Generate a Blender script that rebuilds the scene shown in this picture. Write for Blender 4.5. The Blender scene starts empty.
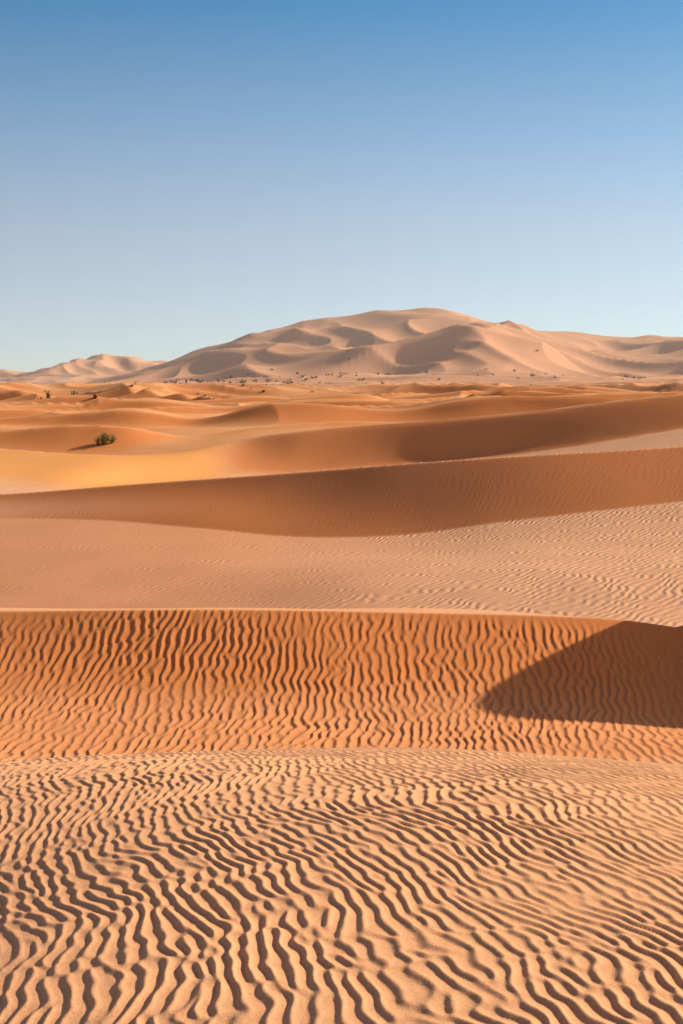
import bpy, bmesh, math, random
import numpy as np
from mathutils import Vector

rng = np.random.RandomState(11)
scene = bpy.context.scene
scene.view_settings.view_transform = 'Standard'
scene.view_settings.look = 'None'
scene.view_settings.exposure = 0
scene.view_settings.gamma = 1

SUN_AZ = math.radians(64)     # from +Y towards +X
SUN_EL = math.radians(25)

# ------------------------------------------------------------------ noise
_perm = rng.permutation(256)
_perm = np.concatenate([_perm, _perm])
_ga = rng.rand(256) * 2 * np.pi
_gx, _gy = np.cos(_ga), np.sin(_ga)

def perlin(x, y, seed=0):
    x = x + seed * 17.31; y = y + seed * 9.77
    xf = np.floor(x); yf = np.floor(y)
    xi = xf.astype(np.int64) & 255; yi = yf.astype(np.int64) & 255
    fx = x - xf; fy = y - yf
    u = fx*fx*fx*(fx*(fx*6-15)+10); v = fy*fy*fy*(fy*(fy*6-15)+10)
    def g(ix, iy, dx, dy):
        h = _perm[_perm[ix & 255] + (iy & 255)]
        return _gx[h]*dx + _gy[h]*dy
    a = g(xi, yi, fx, fy); b = g(xi+1, yi, fx-1, fy)
    c = g(xi, yi+1, fx, fy-1); d = g(xi+1, yi+1, fx-1, fy-1)
    return (a + u*(b-a)) + v*((c + u*(d-c)) - (a + u*(b-a)))

def sstep(a, b, x):
    t = np.clip((x-a)/(b-a), 0, 1)
    return t*t*(3-2*t)

# ------------------------------------------------------------------ dune lines, mostly placed from image pixels
# each point: image column, row (pixels, 1422 per unit tangent), distance, [slope before, slope after]
F = 1422.0
def L(si, so, pts):
    X=[];Y=[];Z=[];A=[];B=[]
    for p in pts:
        d = p[2]
        X.append((p[0]-341.5)/F*d); Y.append(d); Z.append(-(p[1]-385)/F*d)
        A.append(p[3] if len(p) > 3 else si); B.append(p[4] if len(p) > 4 else so)
    return table(X, Y, Z, A, B)
def D(d, si, so, pts):
    return L(si, so, [(p[0],p[1],d)+tuple(p[2:]) for p in pts])
def W(si, so, Y, pts):
    X=[p[0] for p in pts]; Z=[p[1] for p in pts]
    n=len(X)
    return table(X,[Y]*n,Z,[si]*n,[so]*n)
def table(X,*cols):
    X=np.array(X,float)
    if len(X)==1:
        return (np.array([-1.,1.]), [np.array([c[0],c[0]],float) for c in cols])
    xs=np.linspace(X[0],X[-1],1500)
    out=[]
    for c in cols:
        c=np.array(c,float)
        m=np.zeros(len(c)); dx=np.diff(X); dl=np.diff(c)/dx
        m[0]=dl[0]*0.5; m[-1]=dl[-1]*0.5
        for i in range(1,len(c)-1):
            m[i]=(dl[i-1]*dx[i]+dl[i]*dx[i-1])/(dx[i]+dx[i-1])
        k=np.clip(np.searchsorted(X,xs,side='right')-1,0,len(X)-2)
        h=dx[k]; t=(xs-X[k])/h
        y=(2*t**3-3*t**2+1)*c[k]+(t**3-2*t**2+t)*h*m[k]+(-2*t**3+3*t**2)*c[k+1]+(t**3-t**2)*h*m[k+1]
        out.append(y)
    return (xs,out)

LINES = [
 W(0,0,-3000,[(0,-3.0)]),
 W(0,0,-6,[(-6,-2.9),(-1,-1.9),(1,-1.6),(6,-1.7)]),
 W(-.03,-.03,4.4,[(-4,-2.90),(-2,-2.38),(-1,-2.11),(0,-1.97),(1,-1.93),(2.5,-1.97),(6,-2.3)]),
 L(-.255,-.262,[(-200,785,11),(0,763,11),(100,755,11),(300,748,11),(450,750,11),(600,760,11),(683,767,11),(900,790,11)]),
 W(-.12,-.12,12.6,[(-4,-3.44),(0,-3.40),(4,-3.44)]),
 W(.02,.02,13.5,[(-4,-3.47),(0,-3.46),(4,-3.50)]),
 L(.20,.20,[(-200,690,15.3),(0,693,15.3),(200,691,15.3),(400,694,15.3),(600,706,15.2),(683,716,15.1),(900,720,15.1)]),
 L(.40,-.13,[(-200,606,17.2),(0,612,17.2),(200,611,17.0),(400,613,17.1),(560,617,17.2),(630,622,17.25),(683,629,17.3),(760,640,17.3),(900,650,17.4)]),
 L(-.18,-.22,[(-200,608,19.5),(0,608,19.5),(300,609,19.5),(560,617,19.5),(683,645,19.5),(900,690,19.5)]),
 W(-.15,-.15,24.0,[(-9,-4.6),(0,-4.4),(6,-4.3),(10,-4.3)]),
 W(.0,.0,31.0,[(-20,-5.9),(-8,-5.15),(-3,-4.85),(0,-4.5),(5,-4.12),(9,-3.95),(16,-3.6)]),
 L(.07,.38,[(-250,515,50),(0,518,47.3,.05,.2),(100,520,46.3,.06,.30),(200,528,44.9),(300,537,43.8),(400,535,43.2),(500,522,43),(600,510,43),(683,501,43.2),(900,488,43)]),
 L(.52,-.20,[(-250,500,52),(0,494,50.5,.36),(150,483,49.3,.44),(300,471.5,48),(400,464,47),(520,456,46.3),(620,450,46.3),(683,446,46.5),(900,437,47)]),
 W(0,0,62,[(-25,-5.2),(-10,-5.5),(0,-5.0),(10,-4.3),(18,-3.6)]),
 L(.04,.40,[(-200,482,66,.05,.1),(0,489,70,.05,.12),(60,489,72,.05,.14),(130,486,77,.04,.1),(250,474,85,.04,.1),(370,464,88.2),(500,455,87.7),(600,443,87.2),(683,431,87.2),(900,405,87)]),
 L(.52,-.18,[(-200,436,84,.15,-.3),(0,446,84,.15,-.3),(100,452,84,.12,-.25),(180,449,88,.06,-.1),(240,438,92,.15,-.08),(300,430,92,.25,-.12),(360,424,92.2,.45),(450,418,91.7),(520,412,91.2),(600,403,91),(683,395,91),(900,380,91)]),
 D(114,0,.15,[(-200,458),(0,454),(100,455),(180,452),(300,447),(500,440),(683,425)]),
 L(.50,-.20,[(-200,428,121),(0,430,121),(80,424,121),(130,427,121),(180,436,123,.15,-.1),(260,428,126,.2,-.1),(330,421,128,.3,-.12),(420,420,130),(683,412,130)]),
 D(169,0,.15,[(-300,434),(0,430),(200,430),(400,426),(683,418)]),
 D(177,.50,-.16,[(-300,420),(-50,424),(60,420),(130,413),(200,420),(260,411),(320,406),(400,407),(470,401),(540,402),(600,397),(683,394),(900,390)]),
 D(240,0,.12,[(-200,421),(200,419),(450,414),(683,410)]),
 D(252,.48,-.16,[(-200,412),(0,409),(60,413),(150,404),(230,411),(300,402),(360,398),(430,404),(500,396),(560,397),(620,393),(700,391),(900,388)]),
 D(350,0,.12,[(0,409),(300,408),(683,403)]),
 D(366,.45,-.14,[(-200,402),(0,405),(90,398),(160,404),(260,397),(340,401),(420,394),(480,398),(560,393),(650,391),(900,388)]),
 D(600,0,0,[(0,400),(300,401),(683,399)]),
 D(1000,.02,.03,[(-200,396),(0,396),(160,394),(300,392),(500,392),(683,388),(900,386)]),
 D(1250,.08,.05,[(-300,394),(0,393),(120,391),(250,386),(400,385),(600,384),(683,382),(900,380)]),
 D(1600,.30,-.06,[(-300,392),(0,392),(100,388),(160,382),(230,373),(300,366),(350,359),(400,360),(435,352),(480,346),(520,350),(560,363),(600,374),(640,368),(683,364),(900,362)]),
 D(1750,.05,.05,[(-300,392),(0,392),(160,378),(250,360),(350,354),(480,348),(570,357),(683,360),(900,355)]),
 D(2200,.2,-.15,[(-400,395),(0,396),(60,388),(120,376),(160,366),(200,352),(250,335),(300,326),(340,320),(380,314),(430,309),(465,314),(500,324),(540,332),(580,336),(640,341),(683,341),(900,345)]),
 W(0,0,3100,[(0,-5)]),
 D(4200,.15,-.1,[(-400,375),(0,373),(30,371),(60,364),(110,359),(150,363),(220,368),(683,372),(1000,372)]),
 W(0,0,5600,[(0,-12)]),
 W(0,0,60000,[(0,-12)]),
]

def macro(x, y):
    z = np.full_like(x, -3.0)
    for i in range(len(LINES)-1):
        xs0,c0 = LINES[i]; xs1,c1 = LINES[i+1]
        lo = c0[0].min(); hi = c1[0].max()
        idx = np.nonzero((y >= lo-1e-6) & (y <= hi+1e-6))[0]
        if len(idx)==0: continue
        xx = x[idx]; yy = y[idx]
        y0 = np.interp(xx,xs0,c0[0]); y1 = np.interp(xx,xs1,c1[0])
        m = (yy >= y0) & (yy < y1)
        idx = idx[m]; xx = xx[m]; yy = yy[m]; y0=y0[m]; y1=y1[m]
        z0=np.interp(xx,xs0,c0[1]); z1=np.interp(xx,xs1,c1[1])
        m0=np.interp(xx,xs0,c0[3]); m1=np.interp(xx,xs1,c1[2])
        h=y1-y0; t=(yy-y0)/h
        z[idx]=(2*t**3-3*t**2+1)*z0+(t**3-2*t**2+t)*h*m0+(-2*t**3+3*t**2)*z1+(t**3-t**2)*h*m1
    # mostly unseen hump added at right to throw a shadow on the rippled face
    rr = np.sqrt(((x-7.75)/3.85)**2+((y-18.4)/3.7)**2)
    z += 3.3*np.where(rr<1,(np.cos(np.pi*np.clip(rr,0,1))+1)/2,0)
    # gentle unevenness near
    z += 0.035*perlin(x/2.2,y/2.2,1)*sstep(1,5,y)*(1-sstep(30,50,y))
    z += 0.06*perlin(x/9,y/9,2)*sstep(26,34,y)*(1-sstep(120,160,y))
    z += 0.40*perlin(x/18,y/14,3)*sstep(56,80,y)*(1-sstep(170,260,y))
    def ridged(x,y,s,sd,p=1.7):
        wx = x + s*0.35*perlin(x/s*0.7,y/s*0.7,sd+5); wy = y + s*0.35*perlin(x/s*0.7,y/s*0.7,sd+6)
        n = np.abs(perlin(wx/s,wy/s,sd))*1.9
        return (1-np.clip(n,0,1))**p
    far = np.nonzero(y > 120)[0]
    X=x[far]; Y=y[far]
    d = np.zeros_like(X)
    w1 = sstep(135,220,Y)*(1-sstep(500,900,Y))
    d += w1*3.0*(ridged(X*0.75+Y*0.15,Y*1.25,29,11,1.5)-0.38)
    w2 = sstep(330,600,Y)*(1-sstep(1200,1500,Y))
    d += w2*10.0*(ridged(X*0.7+Y*0.2,Y*1.0,90,14)-0.35)
    w3 = sstep(1150,1500,Y)*(1-sstep(5000,6500,Y))
    hgt = np.clip(z[far]/60,0,1)
    crest = 1-0.72*np.exp(-((Y-2200)/170)**2)
    d += w3*crest*(38*(ridged(X+Y*0.35,Y*0.7-X*.2,330,21,1.1)-0.45))*(0.2+0.8*hgt)
    d += w3*crest*(22*(ridged(X-Y*0.25,Y*0.7+X*.2,165,24,1.1)-0.45))*(0.35+0.65*hgt)
    d += w3*crest*(11*(ridged(X+Y*0.3,Y*0.6,85,28,1.1)-0.45))*(0.6+0.4*hgt)
    z[far] += d
    return z

# ------------------------------------------------------------------ ripples
def ripple_field(x, y, lam, ang, dspread, lspread, nw, seed):
    r = np.random.RandomState(seed)
    re = np.zeros_like(x); im = np.zeros_like(x)
    for i in range(nw):
        a = ang + r.randn()*dspread
        k = 2*np.pi/(lam*(1+r.randn()*lspread))
        ph = k*(np.cos(a)*x+np.sin(a)*y) + r.rand()*2*np.pi
        re += np.cos(ph); im += np.sin(ph)
    mag = np.sqrt(re*re+im*im)/math.sqrt(nw)
    p = np.arctan2(im,re)
    q = p + 0.48*np.cos(p) + 0.26*np.sin(p)
    return np.cos(q)*np.clip(mag*1.7,0,1)

def ripples(x, y):
    h = np.zeros_like(x)
    th = np.abs(np.arctan2(x,y))
    fade = 1-sstep(math.radians(30),math.radians(45),th)
    m = np.nonzero((y>1.0)&(y<13.1)&(fade>0))[0]
    X=x[m];Y=y[m]
    wx = X + 0.026*perlin(X/.15,Y/.16,31) + .36*perlin(X/2.2,Y/2.4,33)+.09*perlin(X/.6,Y/.6,37)
    wy = Y + 0.026*perlin(X/.15,Y/.16,32) + .34*perlin(X/2.4,Y/2.4,34)
    f = ripple_field(wx,wy,0.066,math.radians(11),math.radians(8.5),0.10,24,5)
    amp = 0.0056*(1-sstep(12.3,12.9,Y))*(0.92+0.5*perlin(X/1.1,Y/1.3,35))*(1-.22*sstep(6,11,Y))
    h[m] += f*amp + .0008*perlin(X/.035,Y/.04,36)
    m = np.nonzero((y>12.2)&(y<20)&(fade>0))[0]
    X=x[m];Y=y[m]
    wx = X + 0.055*perlin(X/.28,Y/.26,41) + .14*perlin(X/2.,Y/2.,43)
    wy = Y + 0.04*perlin(X/.42,Y/.42,42)
    f = ripple_field(wx,wy,0.105,math.radians(-3),math.radians(7),0.10,22,9)
    amp = 0.0078*sstep(12.4,13.1,Y)*(1-.9*sstep(16.85,17.15,Y))*(0.9+0.7*perlin(X/1.5,Y/1.1,45))
    amp *= 1-0.6*sstep(2.4,4.2,X)
    h[m] += f*amp
    return h*fade

# ------------------------------------------------------------------ ground mesh
def geo(a,b,ratio):
    n=int(math.log(b/a)/ratio); return list(a*np.exp(np.arange(n)*math.log(b/a)/n))
rad = [0.05,0.6,1.2,1.8] + geo(2.3,11,.0025)+geo(11,62,.0023)+geo(62,5000,.0048)+geo(5000,50000,.06)+[50000]
rad = np.array(rad)
dense = list(np.arange(-18,18.001,0.048))
out=[]; a=18.0; st=.06
while a<180-3:
    a+=st; st=min(st*1.06,3.0); out.append(a)
out.append(180.0)
ang = np.radians(np.array([-v for v in out[::-1][1:]]+dense+out))
NR,NA=len(rad),len(ang)
R,A = np.meshgrid(rad,ang,indexing='ij')
gx=(R*np.sin(A)); gy=(R*np.cos(A))
zx=gx.ravel(); zy=gy.ravel()
zm=macro(zx,zy)
zmg=zm.reshape(NR,NA)
dzdr=np.gradient(zmg,axis=0)/np.gradient(R,axis=0)
z=zm+ripples(zx,zy)
co=np.empty((NR*NA,3),np.float32); co[:,0]=zx; co[:,1]=zy; co[:,2]=z
i=np.arange(NR-1)[:,None]; j=np.arange(NA)[None,:]
jn=(j+1)%NA
a0=i*NA+j; b0=i*NA+jn; c0=(i+1)*NA+jn; d0=(i+1)*NA+j
faces=np.stack([a0,d0,c0,b0],-1).reshape(-1,4).astype(np.int32)
me=bpy.data.meshes.new('desert_sand')
me.vertices.add(NR*NA); me.vertices.foreach_set('co',co.ravel())
nf=len(faces)
me.loops.add(nf*4); me.loops.foreach_set('vertex_index',faces.ravel())
me.polygons.add(nf)
me.polygons.foreach_set('loop_start',np.arange(nf,dtype=np.int32)*4)
me.polygons.foreach_set('use_smooth',np.ones(nf,bool))
me.update(calc_edges=True)
# sand tints: pale flats, warm bounce painted on steep faces, haze painted far off
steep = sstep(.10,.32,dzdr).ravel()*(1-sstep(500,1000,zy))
flat=np.array([.96,.515,.28]); bounce_red=np.array([.86,.31,.10]); mid=np.array([.94,.46,.21]); haze_pink=np.array([.92,.49,.295])
bowl_shade=np.array([.82,.39,.21]); sunlit_gold=np.array([.96,.46,.16]); pale=np.array([.95,.54,.33])
t_mid=(sstep(90,115,zy))[:,None]; t_far=sstep(400,1300,zy)[:,None]
col=flat*(1-t_mid)+mid*t_mid
tp=(sstep(17.2,22,zy)*(1-sstep(85,95,zy)))[:,None]
col=col*(1-tp)+pale*tp
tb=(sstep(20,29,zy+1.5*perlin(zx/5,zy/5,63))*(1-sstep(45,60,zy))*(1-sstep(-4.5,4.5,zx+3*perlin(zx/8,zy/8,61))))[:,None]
col=col*(1-.9*tb)+bowl_shade*.9*tb  # shade of the left-tilted hollow painted in as a darker tint
tg=(sstep(70,74,zy)*(1-sstep(92,100,zy))*(1-sstep(-9,-5,zx+1.5*perlin(zx/6,zy/6,62))))[:,None]
col=col*(1-tg)+sunlit_gold*tg  # sunlight on the left lobe painted in as brighter orange
d2=(sstep(12.6,13.6,zy)*(1-sstep(17.0,17.4,zy-4*sstep(2.8,4.2,zx))))[:,None]  # painted warmth runs on over the right hump, covering its grey skylit shade
col=col*(1-.6*d2)+bounce_red*.6*d2
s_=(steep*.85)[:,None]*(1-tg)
col=col*(1-s_)+bounce_red*s_
col=col*(1-t_far)+haze_pink*t_far
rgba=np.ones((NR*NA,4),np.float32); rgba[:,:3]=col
at=me.attributes.new('sand_light_tint','FLOAT_COLOR','POINT'); at.data.foreach_set('color',rgba.ravel())
rp=(sstep(22,27,zy)*(1-sstep(60,110,zy))*(1-.85*steep)).astype(np.float32)
at=me.attributes.new('ripple_amount','FLOAT','POINT'); at.data.foreach_set('value',rp)
ground=bpy.data.objects.new('desert_sand_dunes',me); scene.collection.objects.link(ground)

# ------------------------------------------------------------------ sand material
mat=bpy.data.materials.new('sand'); mat.use_nodes=True
nt=mat.node_tree; N=nt.nodes; K=nt.links; N.clear()
def nd(t,**kw):
    n=N.new(t)
    for k,v in kw.items(): setattr(n,k,v)
    return n
o=nd('ShaderNodeOutputMaterial'); bs=nd('ShaderNodeBsdfPrincipled')
K.new(bs.outputs[0],o.inputs[0])
bs.inputs['Roughness'].default_value=.95
bs.inputs['Specular IOR Level'].default_value=.04
geoN=nd('ShaderNodeNewGeometry')
att=nd('ShaderNodeAttribute',attribute_name='sand_light_tint')
atr=nd('ShaderNodeAttribute',attribute_name='ripple_amount')
def noise(scale,det,rough=.55):
    n=nd('ShaderNodeTexNoise'); n.inputs['Scale'].default_value=scale; n.inputs['Detail'].default_value=det
    n.inputs['Roughness'].default_value=rough; K.new(geoN.outputs['Position'],n.inputs['Vector']); return n
def mapr(src,a,b,c,d):
    m=nd('ShaderNodeMapRange'); K.new(src,m.inputs[0])
    for q,v in zip((1,2,3,4),(a,b,c,d)): m.inputs[q].default_value=v
    return m.outputs[0]
def math_(op,a,b):
    m=nd('ShaderNodeMath',operation=op)
    for q,v in ((0,a),(1,b)):
        if isinstance(v,(int,float)): m.inputs[q].default_value=v
        else: K.new(v,m.inputs[q])
    return m.outputs[0]
n1=noise(.35,4); n2=noise(60,3,.75)
v=math_('MULTIPLY',mapr(n1.outputs[0],.3,.7,.95,1.03),mapr(n2.outputs[0],.3,.7,.89,1.06))
vm=nd('ShaderNodeVectorMath',operation='SCALE'); K.new(att.outputs['Color'],vm.inputs[0]); K.new(v,vm.inputs['Scale'])
K.new(vm.outputs[0],bs.inputs['Base Color'])
sep=nd('ShaderNodeSeparateXYZ'); K.new(geoN.outputs['Position'],sep.inputs[0])
# the coordinates are bent by slow noise so the ripple trains curve and break
nw=noise(.45,3)
def wave(scale,rotz,dist,bend):
    sc=nd('ShaderNodeVectorMath',operation='SCALE'); K.new(nw.outputs['Color'],sc.inputs[0]); sc.inputs['Scale'].default_value=bend
    av=nd('ShaderNodeVectorMath',operation='ADD'); K.new(geoN.outputs['Position'],av.inputs[0]); K.new(sc.outputs[0],av.inputs[1])
    mp=nd('ShaderNodeMapping'); mp.inputs['Rotation'].default_value=(0,0,math.radians(rotz)); K.new(av.outputs[0],mp.inputs[0])
    w=nd('ShaderNodeTexWave',wave_type='BANDS',bands_direction='X',wave_profile='SIN')
    w.inputs['Scale'].default_value=scale; w.inputs['Distortion'].default_value=dist
    w.inputs['Detail'].default_value=2; w.inputs['Detail Scale'].default_value=.7; K.new(mp.outputs[0],w.inputs['Vector'])
    return w.outputs['Fac']
w1=wave(1.6,36,4.5,1.3)
mx=mapr(math_('ADD',sep.outputs['X'],math_('MULTIPLY',n1.outputs[0],6)),-3,7,.35,1)
hr=math_('MULTIPLY',math_('MULTIPLY',w1,atr.outputs['Fac']),math_('MULTIPLY',mx,.0150))
hr=math_('ADD',hr,math_('MULTIPLY',n2.outputs[0],.0028))
bp=nd('ShaderNodeBump'); bp.inputs['Strength'].default_value=1.0; bp.inputs['Distance'].default_value=1.0
K.new(hr,bp.inputs['Height']); K.new(bp.outputs[0],bs.inputs['Normal'])
me.materials.append(mat)

# ------------------------------------------------------------------ shrubs
def simple_mat(name,c1,c2):
    m=bpy.data.materials.new(name); m.use_nodes=True; t=m.node_tree; b=t.nodes['Principled BSDF']
    n=t.nodes.new('ShaderNodeTexNoise'); n.inputs['Scale'].default_value=6
    r=t.nodes.new('ShaderNodeValToRGB'); r.color_ramp.elements[0].color=(*c1,1); r.color_ramp.elements[1].color=(*c2,1)
    r.color_ramp.elements[0].position=.35; r.color_ramp.elements[1].position=.65
    g=t.nodes.new('ShaderNodeNewGeometry'); t.links.new(g.outputs['Position'],n.inputs['Vector'])
    t.links.new(n.outputs[0],r.inputs[0]); t.links.new(r.outputs[0],b.inputs['Base Color']); b.inputs['Roughness'].default_value=.8
    return m
leafm=simple_mat('shrub_foliage',(.14,.14,.035),(.32,.27,.07))
scrubm=simple_mat('scrub_foliage',(.04,.045,.018),(.09,.08,.03))
stemm=simple_mat('shrub_stems',(.10,.07,.04),(.18,.12,.07))
random.seed(4)
def gz(x,y): return float(macro(np.array([x],float),np.array([y],float))[0])
def add_bush(V,Fc,M,x,y,z,w,h,nst,nlf,ls):
    for s in range(nst):
        a=random.uniform(0,2*math.pi); sp=random.uniform(.1,1)
        tip=Vector((x+math.cos(a)*w*.5*sp, y+math.sin(a)*w*.5*sp, z+h*random.uniform(.55,1)*(1.1-.45*sp)))
        base=Vector((x+random.uniform(-.1,.1)*w,y+random.uniform(-.1,.1)*w,z-.08*h))
        midp=(base+tip)/2+Vector((0,0,.12*h))
        r0=.012*h+.006
        pr=None
        for k,(p,r) in enumerate(((base,r0),(midp,r0*.7),(tip,r0*.25))):
            ring=[]
            for q in range(3):
                b=q*2.094
                V.append((p.x+math.cos(b)*r,p.y+math.sin(b)*r,p.z)); ring.append(len(V)-1)
            if pr:
                for q in range(3):
                    Fc.append((pr[q],pr[(q+1)%3],ring[(q+1)%3],ring[q])); M.append(1)
            pr=ring
        for l in range(nlf):
            t=random.uniform(.2,1.05)
            p=(base*(1-t)**2+midp*2*t*(1-t)+tip*t*t)+Vector((random.gauss(0,1),random.gauss(0,1),random.gauss(0,.8)))*w*.07
            if p.z<z: p.z=z+.02*h
            d1=Vector((random.gauss(0,1),random.gauss(0,1),random.gauss(.4,1))).normalized()*ls*random.uniform(.6,1.3)
            d2=d1.cross(Vector((random.gauss(0,1),random.gauss(0,1),random.gauss(0,1)))).normalized()*ls*.35
            n=len(V)
            V.extend([tuple(p-d1),tuple(p+d2),tuple(p+d1),tuple(p-d2)]); Fc.append((n,n+1,n+2,n+3)); M.append(0)
def mk(name,V,Fc,M,lm):
    m=bpy.data.meshes.new(name); m.from_pydata(V,[],Fc); m.materials.append(lm); m.materials.append(stemm)
    m.polygons.foreach_set('material_index',M); ob=bpy.data.objects.new(name,m); scene.collection.objects.link(ob); return ob
V,Fc,M=[],[],[]
bx,by=-19.6,117.5
add_bush(V,Fc,M,bx,by,gz(bx,by),1.2,1.1,34,36,.06)
add_bush(V,Fc,M,bx+.62,by+.3,gz(bx+.62,by+.3),.8,.7,16,30,.05)
add_bush(V,Fc,M,bx-.5,by-.2,gz(bx-.5,by-.2),.7,.75,12,26,.05)
mk('desert_shrub',V,Fc,M,leafm)
V,Fc,M=[],[],[]
for k in range(420):
    dist=random.choice([random.uniform(450,1000),random.uniform(1000,1600),random.uniform(1150,1400),random.uniform(1150,1450)])
    px=random.gauss(230,110) if random.random()<.72 else random.uniform(-20,690)
    x=(px-341.5)/F*dist
    s=random.uniform(1.0,3.8)*(.5 if dist<800 else 1)
    add_bush(V,Fc,M,x,dist,gz(x,dist),s*1.8,s*.85,5,14,.40*s/2)
for px,dist,s in ((48,366,1.9),(41,368,1.3),(95,360,1.1),(120,500,1.6),(70,450,1.6),(20,470,1.4)):
    x=(px-341.5)/F*dist
    add_bush(V,Fc,M,x,dist,gz(x,dist),s*1.6,s,12,24,.18)
mk('distant_scrub_bushes',V,Fc,M,scrubm)

# ------------------------------------------------------------------ desert dust hanging in the far air (real volume)
hm=bpy.data.meshes.new('dust_haze'); b_=bmesh.new()
bmesh.ops.create_cube(b_,size=1.0)
for v_ in b_.verts: v_.co=Vector((v_.co.x*9000, 600+(v_.co.y+.5)*1950, -60+(v_.co.z+.5)*330))
b_.to_mesh(hm); b_.free()
ho=bpy.data.objects.new('dust_haze',hm); scene.collection.objects.link(ho)
hmat=bpy.data.materials.new('dust_haze'); hmat.use_nodes=True; ht=hmat.node_tree; ht.nodes.clear()
hout=ht.nodes.new('ShaderNodeOutputMaterial'); hv_=ht.nodes.new('ShaderNodeVolumeScatter')
hv_.inputs['Color'].default_value=(1,.91,.84,1); hv_.inputs['Density'].default_value=.00020; hv_.inputs['Anisotropy'].default_value=.3
ht.links.new(hv_.outputs[0],hout.inputs['Volume']); hm.materials.append(hmat)

# ------------------------------------------------------------------ light
w=bpy.data.worlds.new('World'); scene.world=w; w.use_nodes=True
t=w.node_tree; t.nodes.clear()
def wn(ty,**kw):
    n=t.nodes.new(ty)
    for k,v in kw.items(): setattr(n,k,v)
    return n
def wm(op,a,b=0.0):
    m=wn('ShaderNodeMath',operation=op)
    for q,vv in ((0,a),(1,b)):
        if isinstance(vv,(int,float)): m.inputs[q].default_value=vv
        else: t.links.new(vv,m.inputs[q])
    return m.outputs[0]
def wv(op,a,b):
    m=wn('ShaderNodeVectorMath',operation=op)
    if isinstance(a,tuple): m.inputs[0].default_value=a
    else: t.links.new(a,m.inputs[0])
    if op=='SCALE': t.links.new(b,m.inputs['Scale'])
    elif isinstance(b,tuple): m.inputs[1].default_value=b
    else: t.links.new(b,m.inputs[1])
    return m.outputs[0]
S=Vector((math.sin(SUN_AZ)*math.cos(SUN_EL),math.cos(SUN_AZ)*math.cos(SUN_EL),math.sin(SUN_EL)))
ow=wn('ShaderNodeOutputWorld'); bg=wn('ShaderNodeBackground'); sk=wn('ShaderNodeTexSky')
sk.sky_type='NISHITA'; sk.sun_disc=False; sk.sun_elevation=SUN_EL; sk.sun_rotation=SUN_AZ
sk.air_density=1.0; sk.dust_density=1.0; sk.ozone_density=1.2; sk.altitude=700
tc=wn('ShaderNodeTexCoord'); mp=wn('ShaderNodeMapping'); mp.inputs['Scale'].default_value=(1,1,2.6)
nm=wn('ShaderNodeVectorMath',operation='NORMALIZE')
t.links.new(tc.outputs['Generated'],mp.inputs[0]); t.links.new(mp.outputs[0],nm.inputs[0]); t.links.new(nm.outputs[0],sk.inputs[0])
blue=wv('MULTIPLY',sk.outputs[0],(.07,.92,1.20))
sp=wn('ShaderNodeSeparateXYZ'); t.links.new(tc.outputs['Generated'],sp.inputs[0])
# horizon dust haze, unseen sky overhead dimmed to keep blue fill off the sand
zc=wm('MAXIMUM',sp.outputs['Z'],0.0)
e=wm('POWER',wm('MAXIMUM',wm('SUBTRACT',1.0,wm('MULTIPLY',zc,1/.31)),0.0),1.5)
side=wm('MAXIMUM',wm('ADD',wm('MULTIPLY',sp.outputs['X'],.45),1.0),.6)
hz=wm('MULTIPLY',e,side)
mr=wn('ShaderNodeMapRange'); mr.interpolation_type='SMOOTHSTEP'; t.links.new(sp.outputs['Z'],mr.inputs[0])
for q,vv in zip((1,2,3,4),(.27,.70,1.0,.20)): mr.inputs[q].default_value=vv
air=wm('MULTIPLY',mr.outputs[0],wm('SUBTRACT',1.0,wm('MULTIPLY',e,.72)))
tot=wv('ADD',wv('SCALE',blue,air),wv('SCALE',(4.7,4.3,3.6),hz))
low=wm('EXPONENT',wm('MULTIPLY',zc,-1/.06))
tot=wv('ADD',tot,wv('SCALE',(1.5,.75,.95),low))
# warm aureole added around the unseen sun, as soft fill for shaded sand
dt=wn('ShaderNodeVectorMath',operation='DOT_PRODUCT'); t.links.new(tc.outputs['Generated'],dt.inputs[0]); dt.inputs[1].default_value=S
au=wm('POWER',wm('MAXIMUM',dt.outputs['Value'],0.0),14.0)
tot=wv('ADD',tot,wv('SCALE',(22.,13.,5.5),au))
# warm fill glow added low in the unseen sky behind the camera
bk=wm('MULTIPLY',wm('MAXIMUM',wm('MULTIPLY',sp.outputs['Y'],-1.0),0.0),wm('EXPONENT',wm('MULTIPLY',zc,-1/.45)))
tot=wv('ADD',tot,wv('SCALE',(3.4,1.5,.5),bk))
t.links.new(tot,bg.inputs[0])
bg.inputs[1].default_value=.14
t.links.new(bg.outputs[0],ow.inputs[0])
sd=bpy.data.lights.new('sun','SUN'); sd.energy=5; sd.angle=math.radians(.6); sd.color=(1,.84,.64)
so=bpy.data.objects.new('sun',sd); scene.collection.objects.link(so)
so.rotation_euler=S.to_track_quat('Z','Y').to_euler()

# ------------------------------------------------------------------ camera
cd=bpy.data.cameras.new('camera'); cam=bpy.data.objects.new('camera',cd); scene.collection.objects.link(cam)
cam.location=(0,0,0); cam.rotation_euler=(math.radians(90),0,0)
cd.lens=50; cd.sensor_width=36; cd.shift_y=-127/1024.0; cd.clip_start=.05; cd.clip_end=100000
scene.camera=cam
